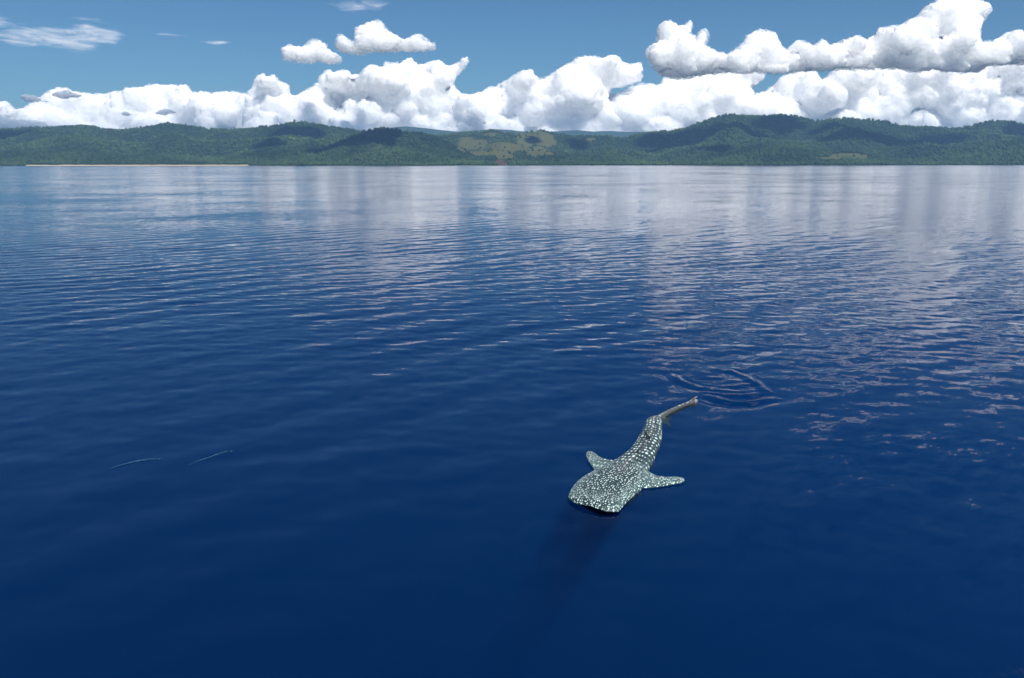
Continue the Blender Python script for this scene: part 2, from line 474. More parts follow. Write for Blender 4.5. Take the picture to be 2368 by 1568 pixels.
def build_forest(n=76000):
    me = bpy.data.meshes.new('ico')
    bm = bmesh.new(); bmesh.ops.create_icosphere(bm, subdivisions=1, radius=1.0)
    bv = np.array([v.co[:] for v in bm.verts]); bf = np.array([[v.index for v in f.verts] for f in bm.faces]); bm.free()
    r3 = np.random.default_rng(21)
    U = r3.uniform(-0.80, 0.80, n * 3); q = r3.random(n * 3)
    Y = 4580 + 2700 * q ** 1.35
    H = terrain_height(U, Y)
    E = (H - CAM_H) / Y
    H2 = terrain_height(U, Y - 60)
    g = grass_mask(U, Y, H)
    onb = (U > float(u_of(60))) & (U < float(u_of(575)))
    face = (H - H2) > -14                                   # slopes turned away are out of sight
    soil = (np.abs((U - float(u_of(1160))) / (14 * KD / FPX)) < 1) & (Y < 5300) & (E < float(elev(366)))
    keep = (H > np.where(onb, 5.8, 0.5)) & face & ~soil & (r3.random(n * 3) > g * .97)
    idx = np.nonzero(keep)[0][:n]
    U, Y, H, E, g = U[idx], Y[idx], H[idx], E[idx], g[idx]
    n = len(idx)
    low = 1 - sstep(5, 60, H)
    rad = r3.lognormal(2.02, 0.26, n).clip(4, 13) * (1 - .25 * low)
    hgt = rad * r3.uniform(.8, 1.5, n)
    jit = 1 + r3.normal(0, .2, (n, len(bv), 1))
    v = bv[None] * jit * np.stack([rad, rad, hgt], -1)[:, None, :]
    v += np.stack([U * Y, Y, H + hgt * .35 + r3.random(n) ** 4 * 5], -1)[:, None, :]
    f = (bf[None] + (np.arange(n) * len(bv))[:, None, None]).reshape(-1, 3)
    o = mesh_obj('forest', v.reshape(-1, 3), f, forest_material(), smooth=True)
    big = fbm(U * Y / 240, Y / 240, 4, 31)
    t = np.clip(r3.normal(.42, .14, n) + (big - .5) * 1.1 + .22 * low + .25 * sstep(5650, 6000, Y) - .06, 0, 1.4)[:, None]  # farther crowns lighter: the sunlit look of the back slopes, put into the tone
    c = np.array([.010, .022, .010]) * (1 - t) + np.array([.056, .094, .032]) * t
    yl = (r3.random(n) < .03)[:, None]
    c = np.where(yl, c * np.array([1.7, 1.4, 1.2]), c)
    c = np.concatenate([c, np.ones((n, 1))], 1).repeat(len(bv), 0).astype(np.float32)
    a = o.data.color_attributes.new('tone', 'FLOAT_COLOR', 'POINT')
    a.data.foreach_set('color', c.ravel())
    tag(o, 'dense dark green rainforest canopy covering the coastal hills', 'forest', kind='stuff')
    return o
forest = build_forest()

def build_far_hills():
    P1 = [(-500,310),(400,315),(780,306),(860,300),(900,294),(940,290),(970,293),(1010,298),(1060,303),(1100,300),(1140,297),(1180,299),(1230,305),(1270,303),(1330,299),(1370,303),(1410,301),(1450,304),(1500,303),(1560,306),(1700,312),(2900,320)]
    uv = np.linspace(-0.9, 0.9, 700); yv = np.linspace(13000, 16500, 40)
    U, Y = np.meshgrid(uv, yv)
    D = 14500.
    h = prof(P1, U) * D + CAM_H
    f = np.where(Y < D, (Y - 13000) / 1500, 1 - (Y - D) / 2200)
    X = U * Y
    cut = 1 - sstep(0, .35, np.abs(2 * fbm(X / 1200, Y / 2000, 4, 55) - 1))
    H = h * np.clip(f, 0, 1) * (1 - .25 * cut * (1 - np.exp(-((Y - D) / 350) ** 2)))
    m, nt, out, N, L, M, VM, MR, MIX = nodes_of('far_forest')
    geo = N('ShaderNodeNewGeometry')
    nz = N('ShaderNodeTexNoise'); nz.inputs['Scale'].default_value = .006; nz.inputs['Detail'].default_value = 5
    L(geo.outputs['Position'], nz.inputs['Vector'])
    b = N('ShaderNodeBsdfDiffuse'); L(MIX(nz.outputs[0], (.014, .03, .014), (.045, .07, .03)), b.inputs[0])
    L(b.outputs[0], out.inputs[0])
    o = mesh_obj('far_hills', np.stack([X, Y, H - 2], -1).reshape(-1, 3), grid_faces(*U.shape), m)
    tag(o, kind='structure')
build_far_hills()

# ------------------------------------------------------------------ haze
def build_haze():
    m, nt, out, N, L, M, VM, MR, MIX = nodes_of('sea_air')
    pv = N('ShaderNodeVolumePrincipled')
    pv.inputs['Color'].default_value = (0.34, 0.62, 1.0, 1)
    pv.inputs['Density'].default_value = 5.2e-5
    pv.inputs['Anisotropy'].default_value = 0.2
    L(pv.outputs[0], out.inputs['Volume'])
    x, y0, y1, z0, z1 = 52000, -2000, 16900, -61.5, 760
    V = [(-x,y0,z0),(x,y0,z0),(x,y1,z0),(-x,y1,z0),(-x,y0,z1),(x,y0,z1),(x,y1,z1),(-x,y1,z1)]
    F = [(0,3,2,1),(4,5,6,7),(0,1,5,4),(1,2,6,5),(2,3,7,6),(3,0,4,7)]
    o = mesh_obj('haze', V, F, m, smooth=False)
    tag(o, 'thin pale blue sea haze in front of the hills', 'haze', kind='stuff')
build_haze()

# ------------------------------------------------------------------ clouds
def cloud_material(name, albedo, soft=0.55, thin=1.0, spread=1000.0):
    m, nt, out, N, L, M, VM, MR, MIX = nodes_of(name)
    geo = N('ShaderNodeNewGeometry')
    oc = N('ShaderNodeTexCoord')
    # droplets pass light on to each other: it spreads far inside before it leaves
    mx = N('ShaderNodeBsdfPrincipled')
    mx.inputs['Base Color'].default_value = (*albedo, 1)
    mx.inputs['Roughness'].default_value = 1.0
    mx.inputs['Specular IOR Level'].default_value = 0.0
    mx.inputs['Subsurface Weight'].default_value = 1.0
    mx.inputs['Subsurface Radius'].default_value = (1, 1, 1)
    mx.inputs['Subsurface Scale'].default_value = spread
    mx.inputs['Subsurface Anisotropy'].default_value = 0.0
    nz = N('ShaderNodeTexNoise'); nz.inputs['Scale'].default_value = 1 / 110; nz.inputs['Detail'].default_value = 6; nz.inputs['Roughness'].default_value = .65
    L(geo.outputs['Position'], nz.inputs['Vector'])
    rim = N('ShaderNodeAttribute', attribute_name='thickness')       # a cloud thins out towards its rim
    al = M('MULTIPLY', MR(M('ADD', rim.outputs['Fac'], M('MULTIPLY', M('SUBTRACT', nz.outputs[0], 0.5), 2.0)), 0.0, soft), thin)
    al = M('MULTIPLY', al, M('SUBTRACT', 1.0, geo.outputs['Backfacing']))
    tr = N('ShaderNodeBsdfTransparent')
    m2 = N('ShaderNodeMixShader')
    L(al, m2.inputs[0]); L(tr.outputs[0], m2.inputs[1]); L(mx.outputs[0], m2.inputs[2])
    L(m2.outputs[0], out.inputs[0])
    return m
CLOUD = cloud_material('cloud_white', (0.985, 0.985, 0.985), soft=0.8)
CLOUD_THIN = cloud_material('cloud_thin', (0.988, 0.988, 0.988), soft=1.0, spread=1700.0)
SCUD_SHADED = cloud_material('cloud_scud_shaded', (0.26, 0.28, 0.31), soft=1.0, thin=0.92)  # cloud scraps in shade: the shade is put into a dark base colour

def tex(kind, size, **kw):
    t = bpy.data.textures.new('t', kind)
    t.noise_scale = size
    for k, v in kw.items(): setattr(t, k, v)
    return t

def in_poly(px, py, P):
    ins = np.zeros(px.shape, bool)
    j = len(P) - 1
    for i in range(len(P)):
        xi, yi = P[i]; xj, yj = P[j]
        c = ((yi > py) != (yj > py)) & (px < (xj - xi) * (py - yi) / (yj - yi + 1e-12) + xi)
        ins ^= c; j = i
    return ins

def edge_dist(px, py, P):
    d = np.full(px.shape, 1e9)
    for i in range(len(P)):
        a = np.array(P[i - 1], float); b = np.array(P[i], float); ab = b - a
        t = np.clip(((px - a[0]) * ab[0] + (py - a[1]) * ab[1]) / max(ab @ ab, 1e-9), 0, 1)
        d = np.minimum(d, np.hypot(px - a[0] - t * ab[0], py - a[1] - t * ab[1]))
    return d

ico = bpy.data.meshes.new('puff')
_b = bmesh.new(); bmesh.ops.create_icosphere(_b, subdivisions=2, radius=1.0); 
PV = np.array([v.co[:] for v in _b.verts]); PF = np.array([[v.index for v in f.verts] for f in _b.faces]); _b.free()

def make_cloud(poly, D, label, seed, depth=40, rmax=26, voxel=3.0, dens=0.05, mat=None, rough=1.0, group=None, name='cumulus_cloud', lean=1.5):
    r = np.random.default_rng(seed)
    P = np.array(poly, float)
    x0, y0 = P.min(0); x1, y1 = P.max(0)
    n = int((x1 - x0) * (y1 - y0) * dens * 4)
    px = r.uniform(x0, x1, n); py = r.uniform(y0, y1, n)
    k = in_poly(px, py, poly); px, py = px[k], py[k]
    d = edge_dist(px, py, poly)
    rad = np.minimum(d, rmax) * r.uniform(.55, 1.0, len(d))
    k = (rad > 1.6) & (r.random(len(d)) < np.clip(7.0 / np.maximum(rad, 1), .25, 1))
    px, py, d, rad = px[k], py[k], d[k], rad[k]
    lump = fbm(px / 62 + seed * 9.1, py / 44, 3, 200 + seed)
    lump = np.clip((lump - .5) * 3.6, -1, 1)
    off = (-1.15 * depth * lump + r.uniform(-.35, .35, len(d)) * depth) * np.clip(d / 14, .25, 1)
    off = off + lean * depth * ((y1 - py) / (y1 - y0) - .35)          # a cumulus is widest at its base: the front slopes back
    mpp = D / (FPX * 2.3115)
    Y = D + off * mpp; X = u_of(px) * Y; Z = elev(py) * Y + CAM_H
    cx, cz = float(u_of((x0 + x1) / 2) * D), float(elev((y0 + y1) / 2) * D + CAM_H)
    cen = np.stack([X - cx, Y - D, Z - cz], -1)
    v = (cen[:, None] + PV[None] * (rad * mpp)[:, None, None]).reshape(-1, 3)
    f = (PF[None] + (np.arange(len(cen)) * len(PV))[:, None, None]).reshape(-1, 3)
    o = mesh_obj(name, v, f, mat or CLOUD)
    o.location = (cx, D, cz)
    md = o.modifiers.new('r', 'REMESH'); md.mode = 'VOXEL'; md.voxel_size = voxel * mpp; md.use_smooth_shade = True
    sm = o.modifiers.new('s', 'SMOOTH'); sm.iterations = 2
    for kind, size, st, mid, kw in (('CLOUDS', 45, 22, .5, dict(noise_depth=2)), ('CLOUDS', 17, -13, .45, dict(noise_depth=3, noise_basis='VORONOI_F1')), ('CLOUDS', 8, -6, .45, dict(noise_depth=2, noise_basis='VORONOI_F1')), ('CLOUDS', 4, 3, .5, dict(noise_depth=2))):
        md = o.modifiers.new('d', 'DISPLACE'); md.texture = tex(kind, size * mpp, **kw)
        md.texture_coords = 'LOCAL'; md.strength = st * mpp * rough; md.mid_level = mid
    dg = bpy.context.evaluated_depsgraph_get()
    me = bpy.data.meshes.new_from_object(o.evaluated_get(dg))
    me.polygons.foreach_set('use_smooth', np.ones(len(me.polygons), bool))
    o.modifiers.clear(); old = o.data; o.data = me; me.name = name; bpy.data.meshes.remove(old)
    if not me.materials: me.materials.append(mat or CLOUD)
    co = np.empty(len(me.vertices) * 3, np.float32); me.vertices.foreach_get('co', co); co = co.reshape(-1, 3).astype(float)
    kx = D / (D + co[:, 1])
    Q = np.stack([u_of(P[:, 0]) * D - cx, elev(P[:, 1]) * D + CAM_H - cz], -1) / mpp
    qx, qz = ((co[:, 0] + cx) * kx - cx) / mpp, ((co[:, 2] + cz - CAM_H) * kx + CAM_H - cz) / mpp
    ql = [tuple(q) for q in Q]
    th = edge_dist(qx, qz, ql) * np.where(in_poly(qx, qz, ql), 1, -1)
    at = me.attributes.new('thickness', 'FLOAT', 'POINT'); at.data.foreach_set('value', ((th + 6) / 13 if rmax > 10 else (th + 3) / 4.5).astype(np.float32))
    tag(o, label, 'cloud', group)
    return o

L1 = [(-420,350),(-420,240),(-300,225),(-200,238),(-100,228),(0,236),(28,232),(45,250),(58,250),(110,222),(150,203),(173,203),(185,212),(218,215),(238,217),(276,211),(293,214),(306,206),(336,202),(356,196),(411,197),(426,199),(441,192),(459,214),(476,210),(501,216),(526,209),(556,211),(574,218),(592,216),(612,240),(700,350)]
L2 = [(560,350),(575,222),(592,205),(602,177),(619,170),(632,176),(647,172),(657,189),(677,195),(679,206),(688,221),(700,217),(732,202),(745,186),(752,172),(767,160),(782,166),(812,162),(820,176),(827,172),(842,174),(850,160),(862,150),(877,152),(890,158),(895,145),(900,142),(907,147),(935,146),(938,135),(957,130),(965,137),(970,149),(993,147),(1005,137),(1020,134),(1030,149),(1043,151),(1065,145),(1070,135),(1084,128),(1085,146),(1066,167),(1054,190),(1054,202),(1062,212),(1090,230),(1100,350)]
L3 = [(1040,350),(1052,216),(1083,217),(1115,212),(1133,200),(1148,202),(1153,192),(1183,180),(1201,165),(1216,162),(1232,162),(1234,174),(1248,185),(1271,177),(1275,172),(1286,160),(1308,145),(1321,145),(1326,139),(1346,130),(1368,131),(1383,136),(1399,130),(1406,121),(1416,127),(1431,130),(1434,142),(1449,150),(1466,144),(1477,147),(1479,165),(1478,185),(1440,200),(1410,206),(1402,226),(1450,262),(1490,350)]
R1 = [(1360,350),(1372,240),(1388,227),(1408,215),(1424,220),(1453,202),(1473,197),(1499,195),(1513,200),(1528,180),(1594,176),(1659,158),(1721,152),(1758,160),(1754,184),(1730,205),(1734,220),(1760,214),(1776,200),(1790,184),(1805,170),(1840,160),(1872,163),(1886,184),(1896,182),(1915,150),(1980,142),(2080,146),(2180,142),(2260,138),(2326,130),(2400,145),(2500,150),(2600,170),(2750,180),(2900,190),(2900,350)]
R2 = [(1486,132),(1482,117),(1489,111),(1505,101),(1507,70),(1517,55),(1531,47),(1543,50),(1559,62),(1569,55),(1583,46),(1591,57),(1583,76),(1595,82),(1598,94),(1603,72),(1621,66),(1626,85),(1619,106),(1634,113),(1649,122),(1672,125),(1704,102),(1710,80),(1739,70),(1764,75),(1776,78),(1790,105),(1803,117),(1815,97),(1830,91),(1863,105),(1885,91),(1898,105),(1925,95),(1960,81),(1978,92),(1995,77),(2004,65),(2046,62),(2088,37),(2097,25),(2133,2),(2151,-4),(2201,-6),(2231,2),(2253,10),(2254,28),(2240,48),(2232,68),(2236,97),(2266,97),(2289,77),(2326,70),(2344,82),(2367,66),(2420,40),(2500,60),(2600,50),(2700,90),(2820,120),(2700,160),(2500,155),(2367,145),(2334,152),(2264,154),(2239,170),(2101,168),(2026,159),(1900,163),(1775,171),(1734,168),(1659,171),(1559,183),(1526,178),(1504,161)]
I1 = [(783,110),(793,82),(802,77),(814,90),(830,102),(830,65),(842,57),(870,45),(891,50),(901,65),(920,75),(937,90),(962,82),(972,77),(992,90),(1014,102),(1016,117),(967,119),(917,124),(875,119),(842,126),(805,122)]
I2 = [(665,107),(674,102),(712,105),(737,90),(752,92),(776,100),(772,112),(792,127),(806,143),(780,149),(717,144),(669,138),(662,125)]
make_cloud(L1, 23500, 'long low white cloud bank over the left hills, lowest tops of the banks', 1, depth=60)
make_cloud(L2, 22800, 'tall white cumulus bank with several towers, standing over the ridge left of centre', 2, depth=60)
make_cloud(L3, 23200, 'white cumulus bank over the bare grassy hills, climbing towards the right', 3, depth=60)
make_cloud(R1, 24000, 'wide lower cloud bank right behind the highest ridge, beneath the soaring cloud', 4, depth=60)
make_cloud(R2, 19500, 'largest soaring white cumulus with flat base, reaching the upper edge of the picture', 5, depth=55, mat=CLOUD_THIN)
make_cloud(I1, 20500, 'small lone cumulus with a domed top floating in blue sky', 6, depth=25, rmax=18, voxel=2.2, mat=CLOUD_THIN)
make_cloud(I2, 21000, 'small flat ragged cloud just left of the domed lone cumulus', 7, depth=20, rmax=14, voxel=2.2, mat=CLOUD_THIN)
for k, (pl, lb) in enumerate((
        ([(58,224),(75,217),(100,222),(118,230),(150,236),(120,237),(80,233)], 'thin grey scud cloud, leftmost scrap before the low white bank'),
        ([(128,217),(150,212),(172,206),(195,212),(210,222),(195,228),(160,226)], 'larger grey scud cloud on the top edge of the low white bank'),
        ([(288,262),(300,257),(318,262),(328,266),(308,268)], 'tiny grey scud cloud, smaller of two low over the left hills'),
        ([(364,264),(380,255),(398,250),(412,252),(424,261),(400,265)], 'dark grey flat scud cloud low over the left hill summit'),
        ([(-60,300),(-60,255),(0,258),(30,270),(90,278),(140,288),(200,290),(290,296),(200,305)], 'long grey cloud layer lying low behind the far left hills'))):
    make_cloud(pl, 18500 + 150 * k, lb, 20 + k, depth=10, rmax=9, voxel=1.6, dens=.12, mat=SCUD_SHADED, rough=.5, name='scud_cloud')

# clouds above the frame whose shade lies on the hills
def shade_clouds():
    ys = np.linspace(4560, 7600, 500)
    Vs, Fs, n0 = [], [], 0
    r = np.random.default_rng(77)
    for dx, dy, wd, ln in ((690,315,130,420),(620,342,80,260),(850,325,170,380),(760,348,110,260),(1560,330,170,560),(1500,350,120,400),(1725,300,240,560),(1650,345,70,420),(1800,290,120,300),
                           (2010,312,260,620),(1930,300,120,400),(2150,328,180,480),(2355,312,70,420),(30,318,130,300),(1230,325,26,180),(1330,335,40,160)):
        u = float(u_of(dx)); H = terrain_height(np.full_like(ys, u), ys)
        k = np.argmax((H - CAM_H) / ys >= float(elev(dy)))
        T = Vector((u * ys[k], ys[k], H[k])); top = 3900
        c = T + sun_vec * ((top - T.z) / sun_vec.z)
        w_ = wd * KD / FPX * ys[k] / 2; l_ = ln / 2
        for q in range(16):
            a = r.uniform(0, 6.28); b = math.sqrt(r.random()) * .8; s_ = r.uniform(.25, .5)
            V = PV * np.array([w_ * s_, l_ * s_, 70 + 60 * r.random()]) + np.array([c.x + w_ * b * math.cos(a), c.y + l_ * b * math.sin(a), c.z])
            Vs.append(V); Fs.append(PF + n0); n0 += len(PV)
    # and a broken field of cumulus higher up than the frame shows, mirrored in the right half of the sea
    for dx, dy, wd, ht in ((1560,-70,120,26),(1700,-110,150,30),(1850,-60,110,24),(1960,-150,140,30),(2080,-90,170,34),(2230,-60,150,30),(2330,-130,170,34),(2440,-70,180,36)):
        D = 15500.; m_ = D / (FPX * 2.3115)
        for q in range(26):
            a = r.uniform(0, 6.28); b = math.sqrt(r.random()) * .8
            rr = r.uniform(.3, .55) * ht * 1.5 * m_
            V = PV * rr + np.array([float(u_of(dx)) * D + wd * .5 * m_ * b * math.cos(a), D + 500 * math.sin(a) * b, float(elev(dy)) * D + ht * .4 * m_ * r.uniform(-1, 1)])
            Vs.append(V); Fs.append(PF + n0); n0 += len(PV)
    o = mesh_obj('clouds_overhead', np.concatenate(Vs), np.concatenate(Fs), CLOUD)
    md = o.modifiers.new('d', 'DISPLACE'); md.texture = tex('CLOUDS', 160, noise_depth=3); md.strength = 110; md.texture_coords = 'LOCAL'
    at = o.data.attributes.new('thickness', 'FLOAT', 'POINT'); at.data.foreach_set('value', np.full(len(o.data.vertices), 3, np.float32))
    tag(o, 'fair weather clouds drifting over the coast above the view', 'clouds', kind='stuff')
shade_clouds()

# thin ice clouds: sheets high above, seen from below
def cirrus_material():
    m, nt, out, N, L, M, VM, MR, MIX = nodes_of('ice_cloud')
    geo = N('ShaderNodeNewGeometry')
    mp = N('ShaderNodeMapping'); mp.inputs['Scale'].default_value = (1 / 900, 1 / 1500, 1 / 900); mp.inputs['Rotation'].default_value = (0, 0, R(28))
    L(geo.outputs['Position'], mp.inputs[0])
    nz = N('ShaderNodeTexNoise'); nz.inputs['Scale'].default_value = 1; nz.inputs['Detail'].default_value = 7; nz.inputs['Roughness'].default_value = .62; nz.inputs['Distortion'].default_value = .5
    L(mp.outputs[0], nz.inputs['Vector'])
    at = N('ShaderNodeAttribute', attribute_name='body')
    al = M('MULTIPLY', MR(M('ADD', M('MULTIPLY', at.outputs['Fac'], .5), nz.outputs[0]), .62, 1.18), .8)
    d = N('ShaderNodeBsdfDiffuse'); d.inputs[0].default_value = (.9, .9, .9, 1)
    t = N('ShaderNodeBsdfTranslucent'); t.inputs[0].default_value = (.9, .9, .9, 1)
    mx = N('ShaderNodeMixShader'); mx.inputs[0].default_value = .75
    L(d.outputs[0], mx.inputs[1]); L(t.outputs[0], mx.inputs[2])
    tr = N('ShaderNodeBsdfTransparent'); m2 = N('ShaderNodeMixShader')
    L(al, m2.inputs[0]); L(tr.outputs[0], m2.inputs[1]); L(mx.outputs[0], m2.inputs[2]); L(m2.outputs[0], out.inputs[0])
    return m
ICE = cirrus_material()
def cirrus(poly, alt, label, strength=1.0, soft=20):
    P = np.array(poly, float); x0, y0 = P.min(0) - soft; x1, y1 = P.max(0) + soft
    gx, gy = np.meshgrid(np.linspace(x0, x1, 70), np.linspace(y0, y1, 40))
    ins = in_poly(gx.ravel(), gy.ravel(), poly).reshape(gx.shape)
    d = edge_dist(gx.ravel(), gy.ravel(), poly).reshape(gx.shape) * np.where(ins, 1, -1)
    body = (sstep(-soft, soft, d) * strength - (1 - strength) * .35) - .45 * (d < 0) * np.clip(-d / soft, 0, 1)
    body = np.where(np.minimum.reduce([gx - x0, x1 - gx, gy - y0, y1 - gy]) < 1e-6, -2, body)
    D = alt / elev(gy); X = u_of(gx) * D
    Z = alt + 60 * fbm(X / 900, D / 900, 2, 5)
    o = mesh_obj('ice_cloud', np.stack([X, D, Z], -1).reshape(-1, 3), grid_faces(*gx.shape), ICE)
    a = o.data.attributes.new('body', 'FLOAT', 'POINT'); a.data.foreach_set('value', body.astype(np.float32).ravel())
    tag(o, label, 'cloud', 'thin ice cloud streaks in the upper sky')
cirrus([(8,80),(60,65),(180,66),(230,52),(300,66),(318,82),(290,108),(205,124),(170,112),(60,104)], 3600, 'largest streaky white ice cloud in the blue on the left', .86)
cirrus([(-40,20),(0,30),(60,48),(100,58),(40,64),(-40,62)], 3900, 'faint ice cloud fringe cut by the left edge of the picture', .9)
cirrus([(190,45),(250,38),(310,55),(260,58)], 3800, 'faint veil just above the largest streaky ice cloud', .68)
cirrus([(385,80),(420,78),(468,84),(430,88)], 3600, 'short faint streak of ice cloud right of the largest streaky one', .85, 8)
cirrus([(472,98),(510,95),(555,98),(515,106)], 3500, 'small white spindle of ice cloud above the low white bank', .95, 6)
cirrus([(775,8),(850,2),(915,8),(890,28),(800,26)], 4000, 'pale veil of ice cloud above the domed lone cumulus', .92)

# ------------------------------------------------------------------ the whale shark
SECT = [((1.36,16.66),(1.90,16.30)),((1.20,16.98),(2.14,16.31)),((1.222,17.313),(2.20,16.38)),((1.371,17.801),(2.415,16.836)),((1.576,18.211),(2.637,17.249)),((1.764,18.48),(2.812,17.537)),
        ((1.995,18.748),(2.958,17.936)),((2.234,19.047),(3.063,18.422)),((2.478,19.332),(3.203,18.859)),((2.682,19.672),(3.342,19.239)),((2.836,19.917),(3.48,19.672)),((3.023,20.38),(3.654,20.251)),
        ((3.245,21.044),(3.824,20.836)),((3.423,21.558),(3.954,21.51)),((3.586,22.146),(4.053,22.046)),((3.695,22.60),(4.134,22.52)),((3.868,22.871),(4.159,22.786)),((4.0,22.97),(4.13,22.83)),
        ((4.269,23.395),(4.362,23.196)),((4.687,23.93),(4.747,23.733)),((5.106,24.403),(5.136,24.224)),((5.427,24.672),(5.439,24.488)),((5.58,24.795),(5.573,24.684))]
FIN_L = [(2.2,18.75),(1.98,18.66),(1.90,18.80),(1.875,18.989),(1.81,19.45),(1.795,19.81),(1.83,20.02),(1.885,20.11),(1.957,20.12),(2.024,20.0),(2.115,19.689),(2.256,19.489),(2.457,19.372),(2.62,19.2)]
FIN_R = [(2.75,17.75),(2.866,17.653),(3.04,17.667),(3.3,17.752),(3.567,17.866),(3.782,17.954),(3.875,18.06),(3.895,18.18),(3.86,18.28),(3.776,18.312),(3.518,18.284),(3.304,18.369),(3.18,18.52),(3.126,18.692),(3.0,18.85),(2.8,18.3)]

def crom(P, n):
    P = np.array(P, float); m = len(P)
    t = np.linspace(0, m - 1 - 1e-9, n); i = t.astype(int); f = (t - i).reshape(-1, *([1] * (P.ndim - 1)))
    g = lambda k: P[np.clip(k, 0, m - 1)]
    a, b, c, d = g(i - 1), g(i), g(i + 1), g(i + 2)
    return .5 * (2 * b + (c - a) * f + (2 * a - 5 * b + 4 * c - d) * f ** 2 + (3 * b - a - 3 * c + d) * f ** 3), t

def slab(pts, z0, z1, taper=.5, lift=None):
    """a fin: an outline given thickness, thin at its rim"""
    P = np.array(pts); c = P.mean(0)
    inner = c + (P - c) * .72
    rows = []
    zz = np.array([0 if lift is None else lift(p) for p in P])
    mid = (z0 + z1) / 2
    ring = lambda Q, z: np.concatenate([Q, (zz + z)[:, None]], 1)
    rows = [ring(inner, z0), ring(P, mid - .008), ring(P, mid + .008), ring(inner, z1)]
    n = len(P)
    V = np.concatenate(rows + [np.array([[c[0], c[1], z0 + zz.mean()], [c[0], c[1], z1 + zz.mean()]])])
    F = []
    for r_ in range(3):
        for k in range(n):
            k2 = (k + 1) % n
            F.append((r_ * n + k, r_ * n + k2, (r_ + 1) * n + k2, (r_ + 1) * n + k))
    for k in range(n):
        k2 = (k + 1) % n
        F.append((4 * n, k2, k, k)); F.append((4 * n + 1, 3 * n + k, 3 * n + k2, 3 * n + k2))
    return V, F

def blade(base_a, base_b, tip, zb, thick=.03, back=.5):
    """an upright fin standing on the line a-b with its tip raised and leaning"""
    a, b, t = (np.array(v, float) for v in (base_a, base_b, tip))
    d = (b - a); nrm = np.array([-d[1], d[0], 0]); nrm /= np.linalg.norm(nrm)
    prof_ = []
    for k, f in enumerate(np.linspace(0, 1, 8)):
        lead = a * (1 - f) + t * f + np.array([0, 0, .05 * math.sin(f * 3.14)])
        trail = b * (1 - f) + t * f + (a - b) * .22 * math.sin(f * 3.14)
        th = thick * (1 - .75 * f)
        prof_.append([lead, (lead * .6 + trail * .4) + nrm * th, trail, (lead * .6 + trail * .4) - nrm * th])
    V = np.array(prof_).reshape(-1, 3); F = []
    for r_ in range(7):
        for k in range(4):
            k2 = (k + 1) % 4
            F.append((r_ * 4 + k, r_ * 4 + k2, r_ * 4 + 4 + k2, r_ * 4 + 4 + k))
    F.append((3, 2, 1, 0)); F.append((28, 29, 30, 31))
    return V, F

